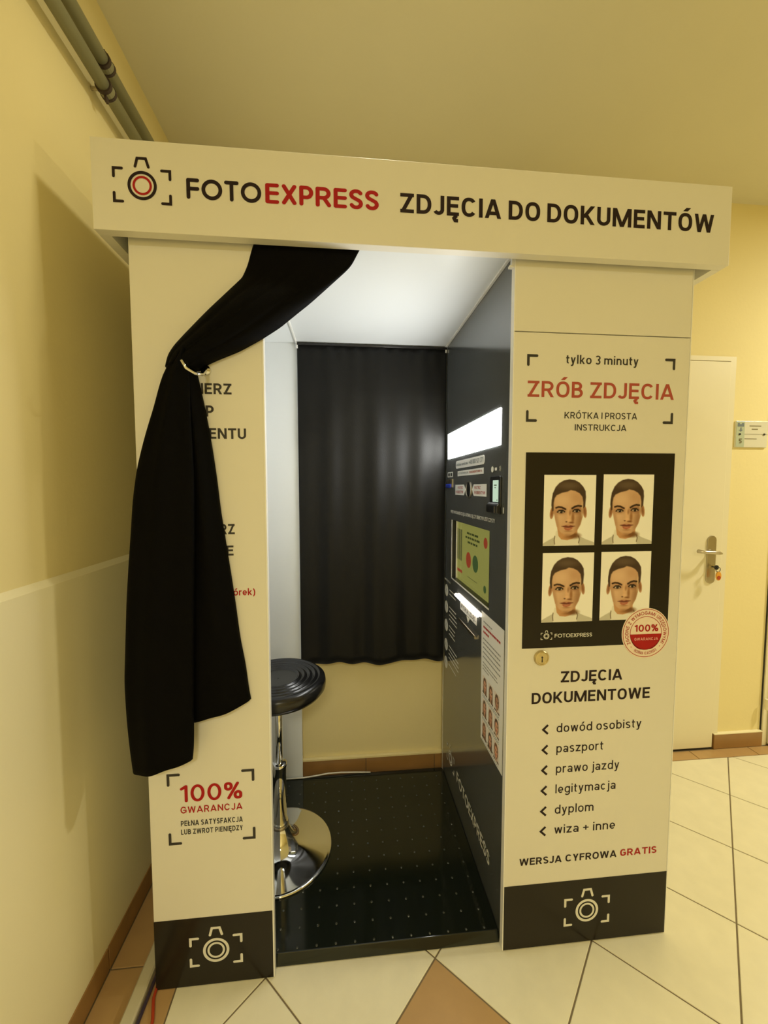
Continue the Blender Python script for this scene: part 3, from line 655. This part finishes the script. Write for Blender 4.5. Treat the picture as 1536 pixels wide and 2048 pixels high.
for c, r, m_ in (((.4408, 1.0970), .031, 'scr_red'), ((.3585, 1.0966), .032, 'scr_grn'), ((.2521, 1.1892), .019, 'scr_red'), ((.2538, 1.0275), .0135, 'scr_grn')):
    MB().prism(disc(c, r, 32), S2, .0003).build('screen_button', M[m_], sc_)
for a, b, z in ((.330, .465, 1.2015), (.314, .482, 1.1845), (.337, .458, 1.1665)):
    w_ = random.Random(z); x_ = a
    mb = MB()
    while x_ < b:
        l = w_.uniform(.012, .04); mb.prism(sq(x_, min(x_+l, b), z-.004, z+.004), S2, .0003); x_ += l+.006
    mb.build('screen_text_line', M['scr_txt'], sc_)
MB().prism(sq(.336, .4525, 1.029, 1.031), S2, .0003).build('screen_text_line', M['scr_dark'], sc_)
fr = MB(); fr.box(XM-.0012, XM+.0008, sy1, sy1+.010, sz0-.005, sz1); fr.box(XM-.0012, XM+.0008, sy0, sy1+.010, sz0-.0055, sz0); fr.build('screen_bezel_edge', M['trim'], BO)
fi = MB(); fi.box(XM+.015, XM+.0194, .603, .6062, sz0, sz1); fi.build('screen_inner_bezel', M['trim'], BO)
MB().box(XM+.0005, XM+.0194, sy1-.0008, sy1, sz0, sz1).box(XM+.0005, XM+.0194, sy0, sy1, sz0, sz0+.0008).build('screen_recess_liner', M['machine2'], BO)
def rrect(a, b, c, d, r, n=6, ry=None):
    ry = ry or r; out = []
    for cx, cy, s0 in ((b-r, d-ry, 0), (a+r, d-ry, 90), (a+r, c+ry, 180), (b-r, c+ry, 270)):
        out += [(cx+r*math.cos(math.radians(s0+90*i/n)), cy+ry*math.sin(math.radians(s0+90*i/n))) for i in range(n+1)]
    return out
# text on this wall runs with decreasing y (left to right as seen)
st = MB().prism(rrect(.2205, .5650, 1.4582, 1.4892, .012), SP, .0006).build('service_sticker', M['paper'], BO)
text(st, 'infolinia serwisowa', .553, .400, 1.4680, .0110, M['stickertext'], SP, h=.09, off=.001)
text(st, '+48 888 921 371', .388, .232, 1.4665, .0160, M['stickertext'], SP, h=.09, off=.001)
st = MB().prism(sq(.2287, .537, 1.4265, 1.4472), SP, .0006).build('price_sticker', M['paper'], BO)
text(st, 'FOTOEXPRESS.PL', .528, .395, 1.4335, .0075, M['stickertext'], SP, h=.09, off=.001)
text(st, 'DOKUMENTOWE PL', .380, .240, 1.4335, .0078, M['red2'], SP, h=.09, off=.001)
aL = MB().prism([(.5697, 1.3505), (.4485, 1.3505), (.4274, 1.373), (.4485, 1.392), (.5697, 1.392)], SP, .0006).build('arrow_sticker', M['paper'], BO)
text(aL, 'PATRZ', .530, .462, 1.3750, .0105, M['red'], SP, h=.08, off=.001); text(aL, 'W OBIEKTYW', .562, .458, 1.3575, .0105, M['red'], SP, h=.08, off=.001)
aR = MB().prism([(.1986, 1.3505), (.3280, 1.3505), (.3470, 1.373), (.3285, 1.392), (.1986, 1.392)], SP, .0006).build('arrow_sticker', M['paper'], BO)
text(aR, 'PATRZ', .320, .255, 1.3750, .0105, M['red'], SP, h=.08, off=.001); text(aR, 'W OBIEKTYW', .320, .210, 1.3575, .0105, M['red'], SP, h=.08, off=.001)
ln = MB().lathe([(.0001, 0), (.0315, 0), (.0315, .003), (.0295, .0045), (.0275, .003), (.026, .001), (.0001, .001)], (0, 0, 0), 40)
ln.v = [(XM-z_, .3850+x_, 1.3725+y_) for x_, y_, z_ in ln.v]; ln = ln.build('camera_lens_ring', M['steel'], BO, smooth=False)
MB().prism(disc((.385, 1.3725), .0262, 32), side(XM-.001), .0012).build('lens_glass', M['vinyl'], ln)
# coin unit
cs = MB().box(XM-.004, XM, .6126, .6980, 1.381, 1.4175).build('coin_unit', M['steel'], BO, bevel=.001)
MB().box(XM-.010, XM-.003, .6226, .6980, 1.379, 1.3965).build('coin_return', M['blue'], cs, bevel=.003)
box('coin_slot', XM-.0048, XM-.0035, .650, .655, 1.400, 1.415, M['dark'], cs)
ic = MB().prism(sq(.6143, .6985, 1.4258, 1.4482), SP, .0005).build('payment_icons', M['paper'], BO)
for a in (.622, .660): MB().prism(sq(a, a+.028, 1.430, 1.444), side(XM-.0005), .0003).build('icon_mark', M['ink2'], ic)
MB().prism(disc((.1485, 1.4370), .0095, 20), SP, .0006).build('contactless_icon', M['paper'], BO)
MB().prism(rrect(.111, .127, 1.4325, 1.4415, .002), SP, .0006).build('contactless_icon', M['paper'], BO)
linework(BO, 'contactless_icon', [([(.083, 1.430), (.080, 1.437), (.083, 1.444)], False), ([(.089, 1.432), (.087, 1.437), (.089, 1.442)], False)], .0012, M['wht'], SP)
# card terminal
ct = empty('card_terminal', (XM, .12, 1.30)); ct.parent = BO; ct.location = Vector((XM, .12, 1.30))-wpos(BO)
MB().prism(rrect(.0700, .1560, 1.318, 1.4150, .008), SP, .005).build('terminal_housing', M['plastic'], ct, bevel=.002)
MB().prism(sq(.0835, .1270, 1.3365, 1.4025), side(XM-.0052), .0008).build('terminal_display', M['lcd'], ct)
for a, b, c, d in ((.095, .117, 1.386, 1.389), (.101, .112, 1.379, 1.381), (.088, .094, 1.341, 1.344)):
    MB().prism(sq(a, b, c, d), side(XM-.0061), .0002).build('display_text_line', M['scr_txt'], ct)
MB().prism([(XM-.015, 1.304), (XM, 1.300), (XM, 1.334), (XM-.008, 1.334), (XM-.015, 1.326)], lambda u, v, d: (u, .072+d, v), .088).build('card_reader_mouth', M['plastic'], ct, bevel=.003)
MB().box(XM-.0157, XM-.0148, .085, .092, 1.305, 1.324).build('reader_light', M['steel'], ct)
MB().prism(sq(.0535, .0560, 1.3045, 1.3222), SP, .001).build('status_light', M['trim'], BO)
text(mp, 'PRZED WYKONANIEM ZDJĘCIA UPEWNIJ SIĘ CZY OBIEKTYW JEST CZYSTY', .6375, .1197, 1.2705, .0125, M['wht'], SP, h=.085, off=.0008)
# print outlet
MB().tube([(XM-.006, .524, .938), (XM-.006, .250, .938)], .0062, 12).build('led_strip', M['led'], BO, smooth=True)
lb = MB().prism(sq(.2770, .4775, .8925, .9320), SP, .0006).build('outlet_label', M['paper'], BO)
text(lb, 'WYDRUK ZDJĘĆ', .468, .286, .9020, .0170, M['ink2'], SP, h=.07, off=.001)
MB().prism([(.3943, .8900), (.3568, .8900), (.3766, .8683)], SP, .0006).build('outlet_arrow', M['wht'], BO)
MB().prism([(XM, .843), (XM-.008, .8445), (XM-.009, .857), (XM-.006, .8575), (XM, .849)], lambda u, v, d: (u, .277+d, v), .199).build('outlet_lip', M['steel'], BO)
# instruction icons
text(mp, 'INSTRUKCJA', .7332, .6357, .9555, .0085, M['wht'], SP, h=.08, off=.0008)
r4 = random.Random(3)
for i, (z, nl, b) in enumerate(((.9112, 2, .548), (.8346, 4, .508), (.7491, 3, .528), (.6581, 4, .495), (.5733, 1, .493))):
    ci = MB().prism(disc((.7000, z), .0275, 24), SP, .0006).build('instruction_icon', M['wht'], BO)
    linework(ci, 'icon_mark', [([(.708, z-.006), (.700, z+.008), (.692, z-.006)], False)], .0014, M['sheettext'], side(XM-.0006), off=.0003)
    for k in range(nl):
        zz = z+.014-.0180*k; e = b+r4.uniform(0, .04)
        mb = MB(); x_ = .650
        while x_ > e:
            l = r4.uniform(.008, .024); mb.prism(sq(max(x_-l, e), x_, zz-.0019, zz+.0019), SP, .0005); x_ -= l+.004
        mb.build('instruction_line', M['wht'], mp)
# lower logo on machine wall
def emb_side(parent, cy, cz, wd, m, x):
    emblem(parent, cy, cz, wd, m, m, side(x))
emb_side(mp, .605, .176, .125, M['wht'], XM)
text(mp, 'FOTOEXPRESS', .5029, .1187, .1460, .0455, M['wht'], SP, off=.0008, h=.085, geo=True, rnd=True, gap=.12)
# instruction sheet
sh = MB().prism([(.0300, .5235), (.2170, .5235), (.2255, .9635), (.0315, .9635)], SP, .0008).build('instruction_sheet', M['paper'], BO)
SH = side(XM-.0008)
def tline(a, b, z, t, m):
    mb = MB(); x_ = a
    while x_ > b:
        l = r4.uniform(.006, .018); mb.prism(sq(max(x_-l, b), x_, z-t, z+t), SH, .0003); x_ -= l+.0025
    mb.build('text_line', m, sh)
tline(.205, .125, .9335, .0020, M['sheettext']); tline(.205, .058, .9160, .0034, M['red']); tline(.205, .155, .8990, .0034, M['red'])
for i, z in enumerate((.876, .861, .846, .830, .814)): tline(.205, .055+.004*(i % 2), z, .0022, M['sheettext'])
for z, e in ((.795, .08), (.784, .075), (.773, .15)): tline(.205, e, z, .0017, M['sheettext'])
PH, PW = 26, 20
def small(seed):
    r = np.random.RandomState(seed); y, x = np.mgrid[0:PH, 0:PW]; x = (x-PW/2+.5)/(PW/2); y = (y-PH/2)/(PH/2)
    a = np.zeros((PH, PW, 3)); a[:] = (.95, .90, .86)
    hair = np.array((.38, .24, .15))*r.uniform(.6, 1.3); skin = np.array((.86, .64, .52))*r.uniform(.9, 1.08)
    long = seed % 3 != 2
    hm = ((x/.72)**2+((y+.12)/.78)**2 < 1) | (long & (np.abs(x) < .70) & (y > -.1)); a[hm] = hair
    nk = (np.abs(x) < .25) & (y > .3); a[nk] = skin*.85
    fm = (x/.46)**2+((y+.02)/.58)**2 < 1; a[fm] = skin
    a[(np.abs(y+.10) < .06) & (np.abs(np.abs(x)-.2) < .1)] = (.3, .2, .15); a[(np.abs(y-.28) < .05) & (np.abs(x) < .17)] = (.7, .35, .32)
    sh_ = (y > .72+.2*(np.abs(x) < .3)) & ~nk; a[sh_] = (.35, .28, .26)
    return a
for r_ in range(3):
    for c_ in range(3):
        ztop = .751-.0775*r_; y0 = (.2045, .1500, .0985)[c_]
        print_mesh('sample_photo', small(r_*3+c_), SH, y0, y0-.0430, ztop-.0600, ztop, sh, off=.0003)
    for z in (.6840, .6780): tline(.205, .058, z-.0775*r_, .0012, M['sheettext'])
tline(.205, .058, .545, .0012, M['sheettext'])
# platform
pf = MB(); pf.prism([(.022, .0015), (.745, .0015), (.745, .030), (.034, .030)], lambda u, v, d: (-.512+d, u, v), .968); pf = pf.build('floor_platform', M['plat'], BO, bevel=.002)
nb = MB()
for i in range(-9, 8):
    for j in range(13):
        x_ = .0198+.0566*i; y_ = .044+.0542*j
        if (x_+.25)**2+(y_-.375)**2 < .195**2: continue
        n = 8; vs = []
        for rr, zz in ((.0042, .0), (.0032, .0014), (.0014, .0020)):
            vs += [(x_+rr*math.cos(2*math.pi*k/n), y_+rr*math.sin(2*math.pi*k/n), .0300+zz) for k in range(n)]
        nb.add(vs, [(a*n+k, a*n+(k+1) % n, (a+1)*n+(k+1) % n, (a+1)*n+k) for a in range(2) for k in range(n)]+[tuple(range(2*n, 3*n))])
nb = nb.build('floor_nubs', M['nub'], pf, smooth=True); nb['kind'] = 'stuff'
# tieback hook on the left panel
hk = MB(); hk.tube([(-.349, 0, 1.676), (-.349, -.010, 1.676)], .012, 16)
pts = [(-.349, -.008, 1.676), (-.343, -.030, 1.667), (-.342, -.055, 1.652), (-.352, -.078, 1.648), (-.366, -.088, 1.657), (-.375, -.090, 1.674)]
hk.tube(pts, [.006, .005, .0042, .0042, .0036, .003], 10); hk.build('tieback_hook', M['chrome'], BO, smooth=True)

# ------------------------------------------------------------ curtains
def resample(pts, n):
    pts = [np.array(p, float) for p in pts]; d = [0]
    for a, b in zip(pts[:-1], pts[1:]): d.append(d[-1]+np.linalg.norm(b-a))
    t = np.linspace(0, d[-1], n); P = np.array(pts)
    return np.stack([np.interp(t, d, P[:, k]) for k in range(P.shape[1])], 1)
def smooth1(a, k=3):
    for _ in range(k):
        b = a.copy(); b[1:-1] = (a[:-2]+2*a[1:-1]+a[2:])/4; a = b
    return a
def cloth_tube(mb, Lp, Rp, yf, yb, fold, n=60, m_=40, nb_=10):
    """closed sleeve of cloth between two outlines; yf(s)= front depth, yb(s)= back depth"""
    Lr, Rr = smooth1(resample(Lp, n)), smooth1(resample(Rp, n)); vs = []; tot = m_+nb_
    for i in range(n):
        s = i/(n-1)
        for j in range(tot):
            if j < m_:
                t = j/(m_-1); e = math.sin(math.pi*t)**.45 if 0 < t < 1 else 0
                y = yb(s, t)+(yf(s)-yb(s, t))*e*(1+fold(s, t)); p = Lr[i]*(1-t)+Rr[i]*t
            else:
                t = 1-(j-m_+1)/(nb_+1); y = yb(s, t)+.0015*math.sin(math.pi*t); p = Lr[i]*(1-t)+Rr[i]*t
            vs.append((p[0], y, p[1]))
    fs = [(i*tot+j, i*tot+(j+1) % tot, (i+1)*tot+(j+1) % tot, (i+1)*tot+j) for i in range(n-1) for j in range(tot)]
    fs += [tuple(range(tot)), tuple(reversed(range((n-1)*tot, n*tot)))]
    mb.add(vs, fs)
cu = MB()
UL =  [(-0.216, 2.01), (-0.228, 1.986), (-0.242, 1.937), (-0.256, 1.906), (-0.31, 1.849), (-0.359, 1.798), (-0.396, 1.758), (-0.421, 1.729), (-0.436, 1.704), (-0.441, 1.676)]
UR =  [(0.057, 2.016), (0.04, 1.991), (0.019, 1.95), (0.007, 1.937), (-0.043, 1.891), (-0.088, 1.85), (-0.126, 1.819), (-0.164, 1.787), (-0.209, 1.757), (-0.264, 1.725), (-0.313, 1.704), (-0.347, 1.688), (-0.365, 1.673)]
sst = lambda a, b, x: (lambda t: t*t*(3-2*t))(min(1, max(0, (x-a)/(b-a))))
cloth_tube(cu, UL, UR, lambda s: -.0105-.050*sst(.06, .6, s), lambda s, t: -.0035,
           lambda s, t: (-.10*sst(.05, .3, s))*(math.exp(-((t-.80)/.035)**2)+.8*math.exp(-((t-.55+.1*s)/.05)**2)+.6*math.exp(-((t-.25)/.05)**2)), 70, 60)
LL = [(-0.392, 1.712), (-0.420, 1.690), (-0.440, 1.665), (-0.453, 1.630), (-0.468, 1.579), (-0.49, 1.517), (-0.506, 1.462), (-0.516, 1.424), (-0.528, 1.349), (-0.535, 1.274), (-0.544, 1.185), (-0.552, 1.096), (-0.56, 0.966), (-0.565, 0.887), (-0.563, 0.794), (-0.558, 0.713), (-0.552, 0.652)]
LF =  [(-0.375, 1.709), (-0.373, 1.568), (-0.369, 1.411), (-0.373, 1.227), (-0.381, 0.974), (-0.387, 0.78), (-0.389, 0.715), (-0.393, 0.688)]
cloth_tube(cu, LL, LF, lambda s: -.062-.010*s, lambda s, t: -.010-.038*t,
           lambda s, t: .10*math.sin(t*14+s*2)*(1-.3*s)-.04, 70, 50)
RL =  [(-0.4, 1.716), (-0.402, 1.473), (-0.403, 1.224), (-0.411, 0.967), (-0.414, 0.768)]
RR =  [(-0.374, 1.684), (-0.368, 1.662), (-0.364, 1.637), (-0.354, 1.588), (-0.346, 1.538), (-0.337, 1.476), (-0.328, 1.4), (-0.321, 1.323), (-0.314, 1.271), (-0.304, 1.193), (-0.297, 1.141), (-0.289, 1.074), (-0.279, 0.981), (-0.267, 0.913), (-0.26, 0.844), (-0.255, 0.817)]
cloth_tube(cu, RL, RR, lambda s: -.040-.004*s, lambda s, t: -.005,
           lambda s, t: .09*math.sin(t*11+1.5-s)-.03, 70, 50)
cu = cu.build('doorway_curtain', M['cloth'], None, smooth=True)
tag(cu, 'black doorway curtain gathered aside on a hook over the left panel', 'curtain')
bc_ = MB(); nx, nz = 150, 40; vs = []
for j in range(nz):
    s = j/(nz-1)
    for i in range(nx):
        t = i/(nx-1); x_ = -.206+.661*t
        hem = .563+.014*math.sin(t*5.2+.5)**2+.004*math.sin(t*31)
        z_ = 2.008+(hem-2.008)*s
        amp = .0035+.009*s**.8
        y_ = .733+amp*(.55*math.sin(t*19+.8*math.sin(s*2.2+1))+.3*math.sin(t*41+2+s)+.25*math.sin(t*9-s*1.4))-.004*math.exp(-s*30)*math.sin(t*70)
        vs.append((x_, y_, z_))
bc_.add(vs, [(j*nx+i, j*nx+i+1, (j+1)*nx+i+1, (j+1)*nx+i) for j in range(nz-1) for i in range(nx-1)])
bco = bc_.build('rear_curtain', M['cloth2'], None, smooth=True)
so = bco.modifiers.new('thick', 'SOLIDIFY'); so.thickness = .0015
tag(bco, 'black pleated backdrop curtain hanging at the rear inside the booth', 'curtain')

# ------------------------------------------------------------ stool
so_ = empty('swivel_stool', (-.25, .375, .030)); tag(so_, 'round black vinyl stool on a chrome pedestal inside the booth', 'stool')
C0 = (-.25, .375, .030)
prof = [(.0001, .0), (.188, .0), (.1895, .003), (.188, .006)]
for i in range(19):
    t = i/18; prof.append((.186*(1-t)**1.0+.030*t, .008+.030*t**1.5+.060*t**7))
prof += [(.028, .108), (.0285, .115)]
MB().lathe(prof, C0, 96).build('pedestal_base', M['chrome'], so_, smooth=True)
MB().lathe([(.0001, .095), (.0245, .095), (.0245, .318), (.0275, .328), (.0275, .336), (.024, .340), (.0001, .340)], C0, 36).build('outer_tube', M['chrome'], so_, smooth=True)
MB().lathe([(.026, .090), (.031, .094), (.031, .104), (.026, .108)], C0, 36).build('base_collar', M['steel'], so_, smooth=True)
MB().lathe([(.0001, .335), (.0125, .335), (.0125, .600), (.0001, .600)], C0, 24).build('piston', M['chrome'], so_, smooth=True)
MB().lathe([(.0001, .585), (.06, .585), (.10, .598), (.10, .610), (.0001, .610)], C0, 32).build('seat_bracket', M['dark'], so_)
sp = [(.0001, .604), (.130, .602), (.160, .607), (.1715, .622), (.1735, .638), (.170, .654), (.158, .664), (.148, .666)]
for i in range(1, 61):
    r = .148*(1-i/61)
    z = .666-.006*(1-(r/.148)**2)*0+(-.0070*(.5+.5*math.cos((r-.066)/.0195*2*math.pi)) if r > .066 else -.0070-.002*(1-(r/.066)**2))
    sp.append((r, z))
sp.append((.0001, .660))
MB().lathe(sp, C0, 96).build('seat', M['vinyl'], so_, smooth=True)

# ------------------------------------------------------------ cables
cd = MB().tube([(-.30, .735, .034), (-.205, .735, .034), (-.15, .738, .037), (-.09, .742, .042), (-.03, .744, .041), (.04, .745, .036), (.109, .742, .0335)], .0032, 8).build('white_power_cord', M['cord'], None, smooth=True)
tag(cd, 'thin white cord lying along the rear edge of the booth platform', 'cord')
dt = MB().prism([(-.583, 0), (-.549, 0), (-.549, .016), (-.553, .020), (-.579, .020), (-.583, .016)], lambda u, v, d: (u, -1.6+d, v), 2.35).build('cable_duct', M['pvc'], None)
tag(dt, 'cream cable duct on the brown tiles between the left wall and booth', 'cable duct')
c1 = MB().tube([(-.50, -1.0, .005), (-.530, -.5, .005), (-.540, -.25, .005), (-.541, -.10, .0055), (-.541, -.02, .0055), (-.540, .10, .006), (-.540, .60, .005)], .0048, 10).build('violet_black_cable', M['cbl'], None, smooth=True)
tag(c1, 'dark violet cable on the floor beside the cable duct', 'cable')
c2 = MB().tube([(-.41, -.9, .005), (-.47, -.35, .005), (-.492, -.12, .005), (-.506, -.065, .005), (-.5245, -.02, .005), (-.531, .05, .005), (-.5312, .55, .005)], .0040, 10).build('red_cable', M['redc'], None, smooth=True)
tag(c2, 'red cable on the floor right of the dark cable', 'cable')
